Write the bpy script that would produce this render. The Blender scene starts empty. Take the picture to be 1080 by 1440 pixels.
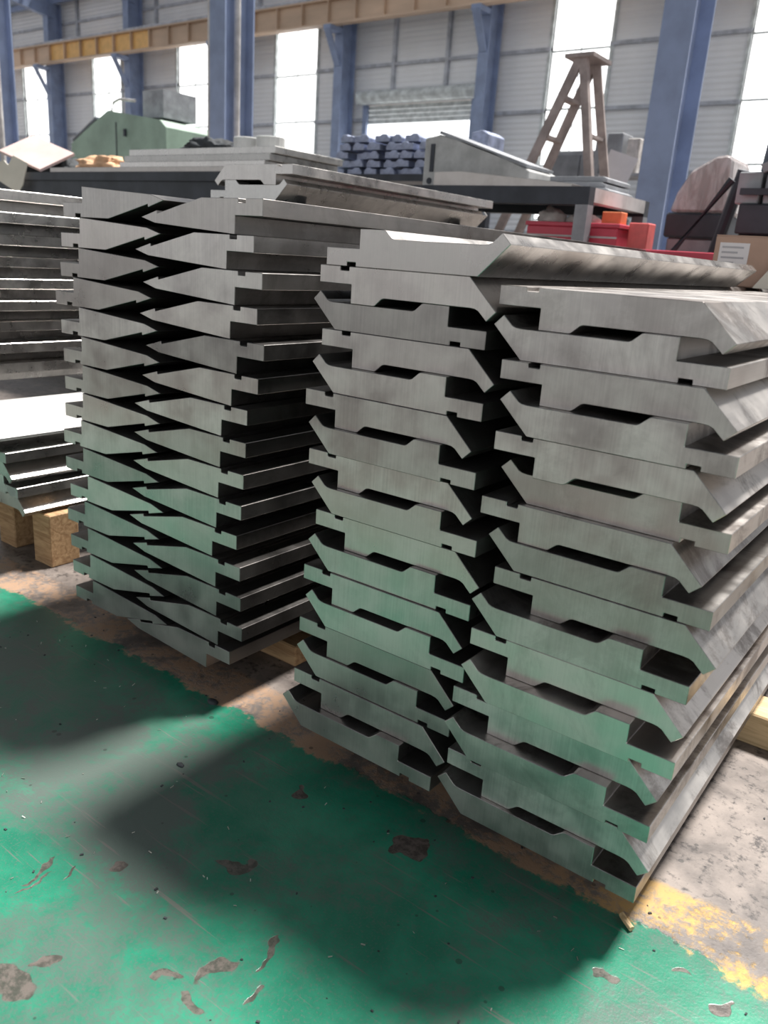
import bpy, bmesh, math, random
from mathutils import Matrix, Vector, noise as mnoise
random.seed(7)
sc = bpy.context.scene
COL = sc.collection

# ------------------------------------------------------------------ camera
cam_d = bpy.data.cameras.new('camera'); cam = bpy.data.objects.new('camera', cam_d); COL.objects.link(cam)
cam_d.sensor_fit = 'HORIZONTAL'; cam_d.sensor_width = 36.0; cam_d.lens = 37.80
cam_d.clip_start = 0.05; cam_d.clip_end = 300
rt = Vector((0.7964, 0.6011, 0.0664)); dn = Vector((0.2335, -0.2044, -0.9506)); fw = Vector((-0.5579, 0.7726, -0.3031))
cam.matrix_world = Matrix(((rt.x, -dn.x, -fw.x, 0.0), (rt.y, -dn.y, -fw.y, 0.0), (rt.z, -dn.z, -fw.z, 1.2), (0, 0, 0, 1)))
cam_d.dof.use_dof = True; cam_d.dof.focus_distance = 1.9; cam_d.dof.aperture_fstop = 6.0
sc.camera = cam
# ------------------------------------------------------------------ light
wd = bpy.data.worlds.new('overcast_sky'); sc.world = wd; wd.use_nodes = True
wd.node_tree.nodes['Background'].inputs[0].default_value = (0.95, 0.97, 1.0, 1)
wd.node_tree.nodes['Background'].inputs[1].default_value = 0.70
sun_d = bpy.data.lights.new('sun', 'SUN'); sun = bpy.data.objects.new('sun', sun_d); COL.objects.link(sun)
sun_d.energy = 7.8; sun_d.angle = math.radians(9); sun_d.color = (1.0, 0.97, 0.93)
SUN_EL, SUN_AZ = math.radians(62), math.radians(-15)          # azimuth measured from +Y towards -X
sd = Vector((-math.sin(SUN_AZ) * math.cos(SUN_EL), math.cos(SUN_AZ) * math.cos(SUN_EL), math.sin(SUN_EL)))
sun.rotation_euler = sd.to_track_quat('Z', 'Y').to_euler(); sun.location = (0, 12, 20)
sc.cycles.max_bounces = 8; sc.cycles.diffuse_bounces = 3; sc.cycles.glossy_bounces = 4; sc.cycles.transparent_max_bounces = 6
sc.view_settings.view_transform = 'Standard'; sc.view_settings.look = 'None'
sc.view_settings.gamma = 1.0; sc.view_settings.use_curve_mapping = False
sc.view_settings.exposure = 0.2

# ------------------------------------------------------------------ materials
def nt(name):
    m = bpy.data.materials.new(name); m.use_nodes = True
    t = m.node_tree; return m, t, t.nodes, t.links, t.nodes['Principled BSDF']
def node(t, typ, **kw):
    n = t.nodes.new(typ)
    for k, v in kw.items(): setattr(n, k, v)
    return n
def mapped(t, scale, coord='Object', rot=(0, 0, 0)):
    tc = node(t, 'ShaderNodeTexCoord'); mp = node(t, 'ShaderNodeMapping')
    mp.inputs['Scale'].default_value = scale; mp.inputs['Rotation'].default_value = rot
    t.links.new(tc.outputs[coord], mp.inputs['Vector']); return mp.outputs['Vector']
def noise(t, vec, scale=1, detail=4, rough=0.55, dist=0.0):
    n = node(t, 'ShaderNodeTexNoise'); n.inputs['Scale'].default_value = scale
    n.inputs['Detail'].default_value = detail; n.inputs['Roughness'].default_value = rough; n.inputs['Distortion'].default_value = dist
    t.links.new(vec, n.inputs['Vector']); return n.outputs['Fac']
def remap(t, val, a, b, c=0.0, d=1.0, smooth=True):
    n = node(t, 'ShaderNodeMapRange'); n.interpolation_type = 'SMOOTHSTEP' if smooth else 'LINEAR'
    n.inputs['From Min'].default_value = a; n.inputs['From Max'].default_value = b
    n.inputs['To Min'].default_value = c; n.inputs['To Max'].default_value = d
    t.links.new(val, n.inputs['Value']); return n.outputs['Result']
def math_(t, op, a, b=None):
    n = node(t, 'ShaderNodeMath', operation=op)
    for i, v in enumerate((a, b)):
        if v is None: continue
        if isinstance(v, (int, float)): n.inputs[i].default_value = v
        else: t.links.new(v, n.inputs[i])
    return n.outputs[0]
def mix(t, fac, a, b):
    n = node(t, 'ShaderNodeMix', data_type='RGBA')
    if isinstance(fac, (int, float)): n.inputs[0].default_value = fac
    else: t.links.new(fac, n.inputs[0])
    for i, v in ((6, a), (7, b)):
        if isinstance(v, tuple): n.inputs[i].default_value = (*v, 1)
        else: t.links.new(v, n.inputs[i])
    return n.outputs[2]
def bump(t, bs, h, strength=0.2, dist=0.005):
    b = node(t, 'ShaderNodeBump'); b.inputs['Strength'].default_value = strength; b.inputs['Distance'].default_value = dist
    t.links.new(h, b.inputs['Height']); t.links.new(b.outputs['Normal'], bs.inputs['Normal'])

def mat_steel(name, a=(0.50, 0.475, 0.455), b=(0.74, 0.705, 0.67), r0=0.26, r1=0.46, dirt=0.35, side_shade=0.62, dcol=(0.17, 0.14, 0.125)):
    m, t, N, L, bs = nt(name)
    oi = node(t, 'ShaderNodeObjectInfo')
    v = mapped(t, (1, 1, 1))
    off = node(t, 'ShaderNodeVectorMath', operation='ADD')
    sc_ = node(t, 'ShaderNodeVectorMath', operation='SCALE'); sc_.inputs['Scale'].default_value = 37.0
    cmb = node(t, 'ShaderNodeCombineXYZ'); 
    for i in range(3): L.new(oi.outputs['Random'], cmb.inputs[i])
    L.new(cmb.outputs[0], sc_.inputs[0]); L.new(v, off.inputs[0]); L.new(sc_.outputs[0], off.inputs[1])
    st = node(t, 'ShaderNodeMapping'); st.inputs['Scale'].default_value = (90, 2.5, 90); L.new(off.outputs[0], st.inputs['Vector'])
    lines = noise(t, st.outputs[0], 1, 5, 0.6)                       # lengthwise grinding lines
    blot = noise(t, off.outputs[0], 9, 4, 0.6)                       # soft blotches
    vl = node(t, 'ShaderNodeMapping'); vl.inputs['Scale'].default_value = (260, 260, 6); L.new(off.outputs[0], vl.inputs['Vector'])
    cut = noise(t, vl.outputs[0], 1, 3, 0.5)                         # saw marks on the cut ends
    geo = node(t, 'ShaderNodeNewGeometry')
    tcn = node(t, 'ShaderNodeTexCoord'); sep = node(t, 'ShaderNodeSeparateXYZ'); L.new(tcn.outputs['Normal'], sep.inputs[0])
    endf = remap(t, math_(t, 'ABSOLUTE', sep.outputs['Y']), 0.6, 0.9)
    fine = node(t, 'ShaderNodeMix', data_type='FLOAT'); L.new(endf, fine.inputs[0]); L.new(lines, fine.inputs[2]); L.new(cut, fine.inputs[3])
    fsum = math_(t, 'ADD', math_(t, 'MULTIPLY', fine.outputs[0], 0.25), math_(t, 'MULTIPLY', blot, 0.75))
    c = mix(t, remap(t, fsum, 0.32, 0.68), a, b)
    rnd = remap(t, oi.outputs['Random'], 0, 1, 0.68, 1.15, False)
    r2 = math_(t, 'FRACT', math_(t, 'MULTIPLY', oi.outputs['Random'], 7.13))
    c = mix(t, math_(t, 'MULTIPLY', r2, 0.5), c, (0.67, 0.605, 0.565))
    hs = node(t, 'ShaderNodeHueSaturation'); L.new(c, hs.inputs['Color']); L.new(rnd, hs.inputs['Value'])
    smear = math_(t, 'MULTIPLY', remap(t, noise(t, off.outputs[0], 4.5, 8, 0.75, 0.6), 0.46, 0.62), dirt)
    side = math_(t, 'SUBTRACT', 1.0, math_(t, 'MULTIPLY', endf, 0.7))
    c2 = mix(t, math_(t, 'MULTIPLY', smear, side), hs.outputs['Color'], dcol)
    c3 = mix(t, endf, mix(t, side_shade, c2, (0.03, 0.03, 0.03)), c2)          # long sides darkened in colour for the shade between stacks, cut ends not
    L.new(c3, bs.inputs['Base Color']); bs.inputs['Metallic'].default_value = 0.92
    L.new(remap(t, blot, 0.25, 0.75, r0, r1), bs.inputs['Roughness'])
    bump(t, bs, fine.outputs[0], 0.05, 0.001)
    return m
def mat_plain(name, col, rough=0.6, metal=0.0, var=0.25, scale=4.0, stretch=(1, 1, 1), bmp=0.0):
    m, t, N, L, bs = nt(name)
    v = mapped(t, stretch); n1 = noise(t, v, scale, 5, 0.6)
    lo = tuple(max(0, c * (1 - var)) for c in col); hi = tuple(min(1, c * (1 + var)) for c in col)
    L.new(mix(t, remap(t, n1, 0.3, 0.7), lo, hi), bs.inputs['Base Color'])
    bs.inputs['Roughness'].default_value = rough; bs.inputs['Metallic'].default_value = metal
    if bmp: bump(t, bs, n1, bmp, 0.01)
    return m
def mat_emit(name, col, s, scale=0.5):
    m, t, N, L, bs = nt(name)
    n1 = noise(t, mapped(t, (1, 1, 0.5)), scale, 3)
    bs.inputs['Base Color'].default_value = (0.8, 0.8, 0.8, 1)
    L.new(mix(t, remap(t, n1, 0.35, 0.7), col, tuple(c * 0.9 for c in col)), bs.inputs['Emission Color'])
    bs.inputs['Emission Strength'].default_value = s
    return m
def mat_wood(name, a=(0.30, 0.17, 0.08), b=(0.52, 0.34, 0.18)):
    m, t, N, L, bs = nt(name)
    n1 = noise(t, mapped(t, (3, 30, 30)), 1.5, 5, 0.6, 1.5)
    L.new(mix(t, remap(t, n1, 0.3, 0.7), a, b), bs.inputs['Base Color']); bs.inputs['Roughness'].default_value = 0.75
    bump(t, bs, n1, 0.3, 0.004); return m
def mat_floor():
    m, t, N, L, bs = nt('painted_floor')
    v = mapped(t, (1, 1, 1))
    sp = node(t, 'ShaderNodeSeparateXYZ'); L.new(v, sp.inputs[0])
    X, Y = sp.outputs['X'], sp.outputs['Y']
    big = noise(t, v, 1.1, 5, 0.6); med = noise(t, v, 5.5, 6, 0.65, 0.3); fine = noise(t, v, 45, 6, 0.7); grit = noise(t, v, 190, 3, 0.6)
    # base concrete, pinkish grey with dark grime
    conc = mix(t, remap(t, med, 0.3, 0.72), (0.10, 0.085, 0.078), (0.29, 0.245, 0.215))
    conc = mix(t, remap(t, math_(t, 'ADD', math_(t, 'MULTIPLY', fine, 0.6), math_(t, 'MULTIPLY', noise(t, v, 14, 6, 0.7), 0.4)), 0.50, 0.62), conc, (0.045, 0.038, 0.036))
    
    # green paint
    grn = mix(t, remap(t, med, 0.3, 0.75), (0.012, 0.155, 0.092), (0.028, 0.26, 0.155))
    grn = mix(t, remap(t, grit, 0.52, 0.68, 0.0, 0.55), grn, (0.10, 0.14, 0.12))
    dirtm = math_(t, 'MULTIPLY', remap(t, math_(t, 'ADD', math_(t, 'MULTIPLY', noise(t, v, 1.9, 6, 0.72, 0.5), 0.75), math_(t, 'MULTIPLY', fine, 0.25)), 0.45, 0.58), remap(t, grit, 0.3, 0.62, 0.5, 1.0))
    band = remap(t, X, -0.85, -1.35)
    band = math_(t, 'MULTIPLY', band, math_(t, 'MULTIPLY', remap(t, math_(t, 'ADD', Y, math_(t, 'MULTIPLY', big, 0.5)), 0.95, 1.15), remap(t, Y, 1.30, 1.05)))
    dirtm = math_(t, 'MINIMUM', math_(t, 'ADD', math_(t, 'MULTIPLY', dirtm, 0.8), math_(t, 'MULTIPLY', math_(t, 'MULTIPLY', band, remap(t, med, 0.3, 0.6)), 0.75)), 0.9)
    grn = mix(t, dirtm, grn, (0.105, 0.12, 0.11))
    # long scratches
    s1 = noise(t, mapped(t, (2.2, 60, 1), rot=(0, 0, 0.55)), 1, 3, 0.5); s2 = noise(t, mapped(t, (3, 75, 1), rot=(0, 0, -0.75)), 1, 3, 0.5)
    scr = math_(t, 'MAXIMUM', remap(t, s1, 0.64, 0.70), remap(t, s2, 0.65, 0.71))
    scr = math_(t, 'MULTIPLY', scr, remap(t, noise(t, v, 2.3, 3), 0.4, 0.55))
    grn = mix(t, math_(t, 'MULTIPLY', scr, 0.7), grn, (0.17, 0.15, 0.14))
    # chipped spots down to bare concrete
    vo = node(t, 'ShaderNodeTexVoronoi'); vo.inputs['Scale'].default_value = 4.3; vo.inputs['Randomness'].default_value = 1.0
    wv = node(t, 'ShaderNodeVectorMath', operation='ADD'); wn = node(t, 'ShaderNodeTexNoise'); wn.inputs['Scale'].default_value = 16; L.new(v, wn.inputs['Vector'])
    ws = node(t, 'ShaderNodeVectorMath', operation='SCALE'); ws.inputs['Scale'].default_value = 0.09; L.new(wn.outputs['Color'], ws.inputs[0])
    L.new(v, wv.inputs[0]); L.new(ws.outputs[0], wv.inputs[1]); L.new(wv.outputs[0], vo.inputs['Vector'])
    sr = node(t, 'ShaderNodeSeparateColor'); L.new(vo.outputs['Color'], sr.inputs[0])
    rad = remap(t, sr.outputs[0], 0.4, 1.0, 0.0, 0.17, False)
    chip = remap(t, math_(t, 'SUBTRACT', rad, vo.outputs['Distance']), 0.0, 0.012)
    grn = mix(t, math_(t, 'MULTIPLY', chip, 0.85), grn, mix(t, remap(t, fine, 0.4, 0.6), (0.07, 0.052, 0.043), (0.15, 0.12, 0.10)))
    # larger patches where the paint has come off
    wz = node(t, 'ShaderNodeSeparateXYZ'); L.new(wv.outputs[0], wz.inputs[0])
    for (cx, cy, ra, rb2, an) in ((-1.065, .508, .045, .027, -.1), (-1.06, .563, .014, .011, .16), (-1.15, .782, .022, .016, .37), (-.832, .745, .044, .016, 1.22), (-.882, .683, .015, .009, .1), (-.816, .684, .026, .010, .2),
            (-.989, .942, .036, .012, .55), (-.302, 1.178, .026, .013, .21), (-.185, 1.292, .015, .011, .06), (-1.263, .675, .042, .006, 1.66), (-1.239, .646, .036, .005, 1.77), (-1.206, .70, .02, .004, 1.75), (-.787, .826, .037, .006, 1.82), (-.735, .757, .03, .006, 1.48)):
        dx = math_(t, 'SUBTRACT', wz.outputs['X'], cx + 0.045); dy = math_(t, 'SUBTRACT', wz.outputs['Y'], cy + 0.045)
        ca, sa = math.cos(an), math.sin(an)
        u = math_(t, 'ADD', math_(t, 'MULTIPLY', dx, ca / ra), math_(t, 'MULTIPLY', dy, sa / ra)); w = math_(t, 'ADD', math_(t, 'MULTIPLY', dx, -sa / rb2), math_(t, 'MULTIPLY', dy, ca / rb2))
        chip = math_(t, 'MAXIMUM', chip, remap(t, math_(t, 'ADD', math_(t, 'MULTIPLY', u, u), math_(t, 'MULTIPLY', w, w)), 1.1, 0.8))
    grn = mix(t, math_(t, 'MULTIPLY', chip, 0.9), grn, mix(t, remap(t, fine, 0.4, 0.6), (0.06, 0.048, 0.042), (0.14, 0.112, 0.10)))
    # dark specks
    vs = node(t, 'ShaderNodeTexVoronoi'); vs.inputs['Scale'].default_value = 26; L.new(v, vs.inputs['Vector'])
    sr2 = node(t, 'ShaderNodeSeparateColor'); L.new(vs.outputs['Color'], sr2.inputs[0])
    speck = remap(t, math_(t, 'SUBTRACT', remap(t, sr2.outputs[1], 0.72, 1.0, 0, 0.2, False), vs.outputs['Distance']), 0, 0.03)
    # paint edge and worn yellow line along it
    yw = math_(t, 'ADD', Y, math_(t, 'MULTIPLY', math_(t, 'SUBTRACT', med, 0.5), 0.10))
    yw = math_(t, 'ADD', yw, math_(t, 'MULTIPLY', math_(t, 'SUBTRACT', fine, 0.5), 0.05))
    paint = math_(t, 'MULTIPLY', remap(t, yw, 1.345, 1.335), remap(t, yw, -0.01, 0.0))
    line = math_(t, 'MULTIPLY', remap(t, yw, 1.325, 1.34), remap(t, yw, 1.50, 1.48))
    keep = remap(t, math_(t, 'ADD', math_(t, 'MULTIPLY', med, 0.6), math_(t, 'MULTIPLY', fine, 0.4)), 0.45, 0.56)
    line = math_(t, 'MULTIPLY', line, keep)
    ycol = mix(t, remap(t, X, -0.55, -0.15), (0.36, 0.235, 0.155), (0.50, 0.305, 0.075))
    c = mix(t, paint, conc, grn); c = mix(t, line, c, ycol)
    c = mix(t, math_(t, 'MULTIPLY', speck, 0.55), c, (0.02, 0.02, 0.02))
    L.new(c, bs.inputs['Base Color'])
    L.new(remap(t, math_(t, 'ADD', math_(t, 'MULTIPLY', med, 0.5), math_(t, 'MULTIPLY', paint, -0.25)), 0.0, 0.5, 0.30, 0.72), bs.inputs['Roughness'])
    bs.inputs['Specular IOR Level'].default_value = 0.4
    hh = math_(t, 'ADD', math_(t, 'MULTIPLY', fine, 0.5), math_(t, 'MULTIPLY', math_(t, 'MAXIMUM', paint, line), 0.9))
    hh = math_(t, 'ADD', math_(t, 'SUBTRACT', hh, math_(t, 'MULTIPLY', chip, 0.3)), math_(t, 'MULTIPLY', grit, 0.25))
    bump(t, bs, hh, 0.35, 0.003)
    return m
def mat_sheet(name, col, period=0.16, var=0.12):
    m, t, N, L, bs = nt(name)
    v = mapped(t, (1, 1, 1)); w = node(t, 'ShaderNodeTexWave', bands_direction='Z'); w.inputs['Scale'].default_value = 6.2832 / (20 * period) ; w.inputs['Distortion'].default_value = 0
    L.new(v, w.inputs['Vector'])
    n1 = noise(t, mapped(t, (0.4, 0.4, 0.15)), 1, 5)
    c = mix(t, remap(t, n1, 0.3, 0.7), tuple(x * (1 - var) for x in col), tuple(min(1, x * (1 + var)) for x in col))
    L.new(c, bs.inputs['Base Color']); bs.inputs['Roughness'].default_value = 0.55
    bump(t, bs, w.outputs['Fac'], 0.6, 0.03); return m

M = {
 'steel': mat_steel('milled_steel'),
 'steel_b': mat_steel('ground_steel', (0.56, 0.55, 0.53), (0.78, 0.765, 0.735), 0.22, 0.42, 0.35, 0.12, (0.12, 0.12, 0.12)),  # hardly any shade painted into the long sides
 'steel_r': mat_steel('dusty_steel', r0=0.28, r1=0.5, dirt=0.75, side_shade=0.32),  # lighter painted shade on the long sides, more real grime
 'steel_dark': mat_plain('dark_painted_steel', (0.045, 0.05, 0.062), 0.5, 0.3),
 'steel_grey': mat_plain('grey_painted_steel', (0.30, 0.31, 0.33), 0.5, 0.2),
 'cast': mat_plain('grey_casting', (0.46, 0.46, 0.45), 0.55, 0.2, 0.2, 6, bmp=0.1),
 'wall': mat_sheet('grey_wall_sheet', (0.86, 0.87, 0.89), var=0.06),
 'roof': mat_sheet('roof_sheet', (0.40, 0.47, 0.58), 0.3),
 'blue': mat_plain('blue_column_paint', (0.27, 0.335, 0.50), 0.45, 0.0, 0.15, 2),
 'pipe': mat_plain('grey_pipe', (0.55, 0.53, 0.52), 0.45),
 'girt': mat_plain('girt_grey', (0.46, 0.48, 0.53), 0.6),
 'crane': mat_plain('faded_orange_crane_paint', (0.60, 0.44, 0.32), 0.55, 0.0, 0.25, 0.5, (0.3, 1, 1)),
 'crane_y': mat_plain('bright_yellow_crane_paint', (0.80, 0.48, 0.17), 0.5, 0.0, 0.1),
 'pane': mat_emit('daylit_pane', (1.0, 1.0, 0.99), 1.9),
 'frame': mat_plain('window_frame_white', (0.62, 0.66, 0.66), 0.5),
 'wood': mat_wood('timber'), 'wood_pale': mat_wood('pale_timber', (0.48, 0.33, 0.17), (0.70, 0.52, 0.30)),
 'green': mat_plain('machine_green', (0.27, 0.38, 0.30), 0.5, 0.0, 0.2, 1.2),
 'mglass': mat_plain('machine_window', (0.10, 0.11, 0.13), 0.15),
 'red': mat_plain('red_paint', (0.62, 0.07, 0.11), 0.4, 0, 0.1), 'orange': mat_plain('orange_cloth', (0.74, 0.46, 0.28), 0.9, 0, 0.2, 12, bmp=0.3),
 'pink': mat_plain('pink_cardboard', (0.66, 0.50, 0.47), 0.85, 0, 0.08), 'paper': mat_plain('cream_paper', (0.74, 0.69, 0.60), 0.9, 0, 0.06),
 'card': mat_plain('brown_cardboard', (0.50, 0.33, 0.25), 0.85, 0, 0.08), 'label': mat_plain('white_label', (0.80, 0.76, 0.76), 0.7, 0, 0.05),
 'print': mat_plain('label_print', (0.45, 0.43, 0.45), 0.7),
 'glove': mat_plain('tan_glove_cloth', (0.42, 0.31, 0.25), 0.95, 0, 0.3, 14, bmp=0.4), 'black': mat_plain('black_cloth', (0.04, 0.045, 0.05), 0.8, 0, 0.5, 9, bmp=0.4),
 'greencloth': mat_plain('green_rag', (0.02, 0.42, 0.25), 0.8), 'bluegrey': mat_plain('blue_grey_parts', (0.33, 0.37, 0.50), 0.4, 0.4, 0.35, 9),
 'ladder': mat_plain('weathered_ladder_wood', (0.36, 0.30, 0.28), 0.75, 0, 0.25, 5), 'rag': mat_plain('pale_rag', (0.62, 0.58, 0.55), 0.9, 0, 0.25, 12, bmp=0.3),
 'chip': mat_plain('bright_shavings', (0.7, 0.68, 0.62), 0.3, 0.8), 'plaster': mat_plain('white_wrap', (0.66, 0.66, 0.64), 0.8),
}
def mat_film():
    m, t, N, L, bs = nt('clear_plastic_film')
    n1 = noise(t, mapped(t, (6, 6, 1.5)), 2.5, 4, 0.6, 1.0)
    L.new(mix(t, remap(t, n1, 0.4, 0.65), (0.42, 0.36, 0.35), (0.72, 0.66, 0.66)), bs.inputs['Base Color'])
    bs.inputs['Roughness'].default_value = 0.2; bs.inputs['Alpha'].default_value = 0.78
    bump(t, bs, n1, 0.6, 0.03); return m
M['plate'] = mat_plain('bright_plate', (0.60, 0.59, 0.58), 0.5, 0.35, 0.12, 3, (30, 0.6, 30))
M['film'] = mat_film(); M['floor'] = mat_floor()

# ------------------------------------------------------------------ helpers
def tag(o, label=None, cat=None, group=None, kind=None):
    if label: o['label'] = label
    if cat: o['category'] = cat
    if group: o['group'] = group
    if kind: o['kind'] = kind
    return o
def link(name, me, mat, parent=None):
    o = bpy.data.objects.new(name, me); COL.objects.link(o)
    if mat and not me.materials: me.materials.append(M[mat] if isinstance(mat, str) else mat)
    if parent: o.parent = parent
    return o
def empty(name, loc, rz=0.0):
    o = bpy.data.objects.new(name, None); COL.objects.link(o); o.location = loc; o.rotation_euler = (0, 0, rz); o.empty_display_size = 0.1
    return o
class MB:
    def __init__(s): s.v = []; s.f = []
    def box(s, x0, x1, y0, y1, z0, z1, mtx=None):
        b = len(s.v); P = [(x, y, z) for z in (z0, z1) for y in (y0, y1) for x in (x0, x1)]
        if mtx: P = [tuple(mtx @ Vector(p)) for p in P]
        s.v += P; s.f += [tuple(b + i for i in q) for q in ((0, 2, 3, 1), (4, 5, 7, 6), (0, 1, 5, 4), (1, 3, 7, 5), (3, 2, 6, 7), (2, 0, 4, 6))]; return s
    def bar(s, p, q, w, h, up=(0, 0, 1)):
        p, q = Vector(p), Vector(q); d = (q - p); L = d.length; d.normalize(); u = Vector(up)
        if abs(d.dot(u)) > 0.98: u = Vector((0, 1, 0))
        sx = d.cross(u).normalized(); uz = sx.cross(d)
        mt = Matrix(((sx.x, d.x, uz.x, p.x), (sx.y, d.y, uz.y, p.y), (sx.z, d.z, uz.z, p.z), (0, 0, 0, 1)))
        return s.box(-w / 2, w / 2, 0, L, -h / 2, h / 2, mt)
    def tube(s, pts, r, n=10):
        pts = [Vector(p) for p in pts]; b = len(s.v)
        for i, p in enumerate(pts):
            d = (pts[min(i + 1, len(pts) - 1)] - pts[max(i - 1, 0)]).normalized()
            u = Vector((0, 0, 1)) if abs(d.z) < 0.9 else Vector((1, 0, 0)); a = d.cross(u).normalized(); c = d.cross(a)
            for k in range(n):
                an = 2 * math.pi * k / n; s.v.append(tuple(p + a * r * math.cos(an) + c * r * math.sin(an)))
        for i in range(len(pts) - 1):
            for k in range(n):
                s.f.append((b + i * n + k, b + i * n + (k + 1) % n, b + (i + 1) * n + (k + 1) % n, b + (i + 1) * n + k))
        s.f.append(tuple(b + k for k in range(n - 1, -1, -1))); s.f.append(tuple(b + (len(pts) - 1) * n + k for k in range(n)))
        return s
    def prism(s, prof, y0, y1):                     # profile in (x, z), extruded along y
        b = len(s.v); n = len(prof)
        s.v += [(x, y0, z) for x, z in prof] + [(x, y1, z) for x, z in prof]
        s.f += [tuple(b + i for i in range(n)), tuple(b + n + i for i in range(n - 1, -1, -1))]
        s.f += [(b + (i + 1) % n, b + i, b + n + i, b + n + (i + 1) % n) for i in range(n)]
        return s
    def mesh(s, name, bev=0.0):
        me = bpy.data.meshes.new(name); me.from_pydata(s.v, [], s.f)
        bm = bmesh.new(); bm.from_mesh(me); bmesh.ops.recalc_face_normals(bm, faces=bm.faces)
        if bev:
            ed = [e for e in bm.edges if len(e.link_faces) == 2 and e.calc_face_angle(0) > 0.5]
            bmesh.ops.bevel(bm, geom=ed, offset=bev, offset_type='OFFSET', segments=1, profile=0.5, affect='EDGES', clamp_overlap=True)
        bm.to_mesh(me); bm.free(); return me
    def build(s, name, mat, parent=None, bev=0.0): return link(name, s.mesh(name, bev), mat, parent)
def lump(name, mat, loc, size, amp=0.25, fr=3.0, seed=0, parent=None, flat=True, sub=4):
    bm = bmesh.new(); bmesh.ops.create_icosphere(bm, subdivisions=sub, radius=1.0)
    for v in bm.verts:
        n = mnoise.fractal(v.co * fr + Vector((seed * 7.3, seed * 3.1, seed)), 0.7, 2.0, 4)
        r = mnoise.noise(v.co * fr * 2.3 + Vector((seed, 5, 9)))
        v.co *= 1 + amp * n + amp * 0.5 * abs(r)
        if flat and v.co.z < -0.15: v.co.z = -0.15
    z0 = min(v.co.z for v in bm.verts)
    for v in bm.verts: v.co = Vector((v.co.x * size[0], v.co.y * size[1], (v.co.z - z0) * size[2]))
    for f in bm.faces: f.smooth = True
    me = bpy.data.meshes.new(name); bm.to_mesh(me); bm.free()
    o = link(name, me, mat, parent); o.location = loc; return o
ORD = ['', 'first', 'second', 'third', 'fourth', 'fifth', 'sixth', 'seventh', 'eighth', 'ninth', 'tenth', 'eleventh', 'twelfth', 'thirteenth', 'fourteenth', 'fifteenth', 'sixteenth', 'seventeenth']

# ------------------------------------------------------------------ setting
floor = MB(); floor.v = [(-60, -30, 0), (25, -30, 0), (25, 60, 0), (-60, 60, 0)]; floor.f = [(0, 1, 2, 3)]
tag(floor.build('floor', 'floor'), 'worn green painted workshop floor with bare concrete under the stacks', kind='structure')

WY = 25.0
wins = [(-48.3, -46.2), (-42.3, -40.2), (-36.4, -34.3), (-30.4, -28.3), (-24.6, -22.5), (-12.95, -11.05), (-7.1, -4.9), (-1.0, 1.2)]
DX0, DX1, DZ = -20.05, -15.5, 6.25
W0, W1, WTOP, ZB, ZT = -54.0, 8.0, 11.4, 1.0, 9.05
wall = MB(); cuts = sorted([(a, b, ZB, ZT) for a, b in wins] + [(DX0, DX1, 0.0, DZ)])
x = W0
for a, b, z0, z1 in cuts:
    wall.box(x, a, WY, WY + 0.12, 0, WTOP)
    if z0 > 0: wall.box(a, b, WY, WY + 0.12, 0, z0)
    wall.box(a, b, WY, WY + 0.12, z1, WTOP); x = b
wall.box(x, W1, WY, WY + 0.12, 0, WTOP)
wb = tag(wall.build('wall_back', 'wall'), 'grey corrugated sheet wall with tall windows at the far end', kind='structure')
for z in (2.2, 4.0, 5.78, 7.5, 9.6, 10.5):
    segs = []; x = W0
    for a, b, z0, z1 in cuts:
        if z < z1 and z > z0: segs.append((x, a)); x = b
    segs.append((x, W1))
    for a, b in segs: MB().box(a, b, WY - 0.10, WY, z - 0.05, z + 0.05).build('girt', 'girt', wb)
for px in [-45.5, -43.2, -39.6, -37.4, -33.5, -31.7, -27.7, -25.5, -21.7, -18.9, -16.7, -13.9, -10.2, -8.0]:
    lo = 6.5 if DX0 - 0.2 < px < DX1 + 0.2 else (9.4 if px not in (-13.9, -10.2) else 0.0)
    if lo: MB().box(px - 0.06, px + 0.06, WY - 0.13, WY, lo, WTOP).build('wall_post', 'girt', wb)
for i, (a, b) in enumerate(wins):
    e = tag(empty('window_%d' % (i + 1), ((a + b) / 2, WY, ZB)), kind='structure'); w = b - a; h = ZT - ZB
    fr = MB().box(-w / 2 - 0.1, -w / 2, -0.06, 0.14, -0.1, h + 0.1).box(w / 2, w / 2 + 0.1, -0.06, 0.14, -0.1, h + 0.1).box(-w / 2, w / 2, -0.06, 0.14, -0.1, 0).box(-w / 2, w / 2, -0.06, 0.14, h, h + 0.1)
    fr.build('window_frame', 'frame', e)
    nr = 5
    for r in range(nr):
        if r: MB().box(-w / 2, w / 2, 0.03, 0.09, r * h / nr - 0.03, r * h / nr + 0.03).build('glazing_bar', 'frame', e)
        for c_ in range(2):
            MB().box(-w / 2 + c_ * w / 2 + 0.015, -w / 2 + (c_ + 1) * w / 2 - 0.015, 0.06, 0.07, r * h / nr + 0.03, (r + 1) * h / nr - 0.03).build('pane', 'pane', e)
    MB().box(-0.015, 0.015, 0.04, 0.08, 0, h).build('mullion', 'frame', e)
d = tag(empty('door_1', ((DX0 + DX1) / 2, WY, 0)), kind='structure'); dw = DX1 - DX0
MB().tube([(-dw / 2 - 0.2, -0.25, DZ + 0.2), (dw / 2 + 0.2, -0.25, DZ + 0.2)], 0.22, 14).build('shutter_roll', 'frame', d)
for k in range(4): MB().box(-dw / 2, dw / 2, 0.02, 0.06, DZ - 0.15 * (k + 1), DZ - 0.15 * k - 0.02).build('shutter_slat', 'frame', d)
for s in (-1, 1): MB().box(s * dw / 2 - 0.09, s * dw / 2 + 0.09, -0.12, 0.0, 0, DZ).build('guide_rail', 'blue', d)
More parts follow.
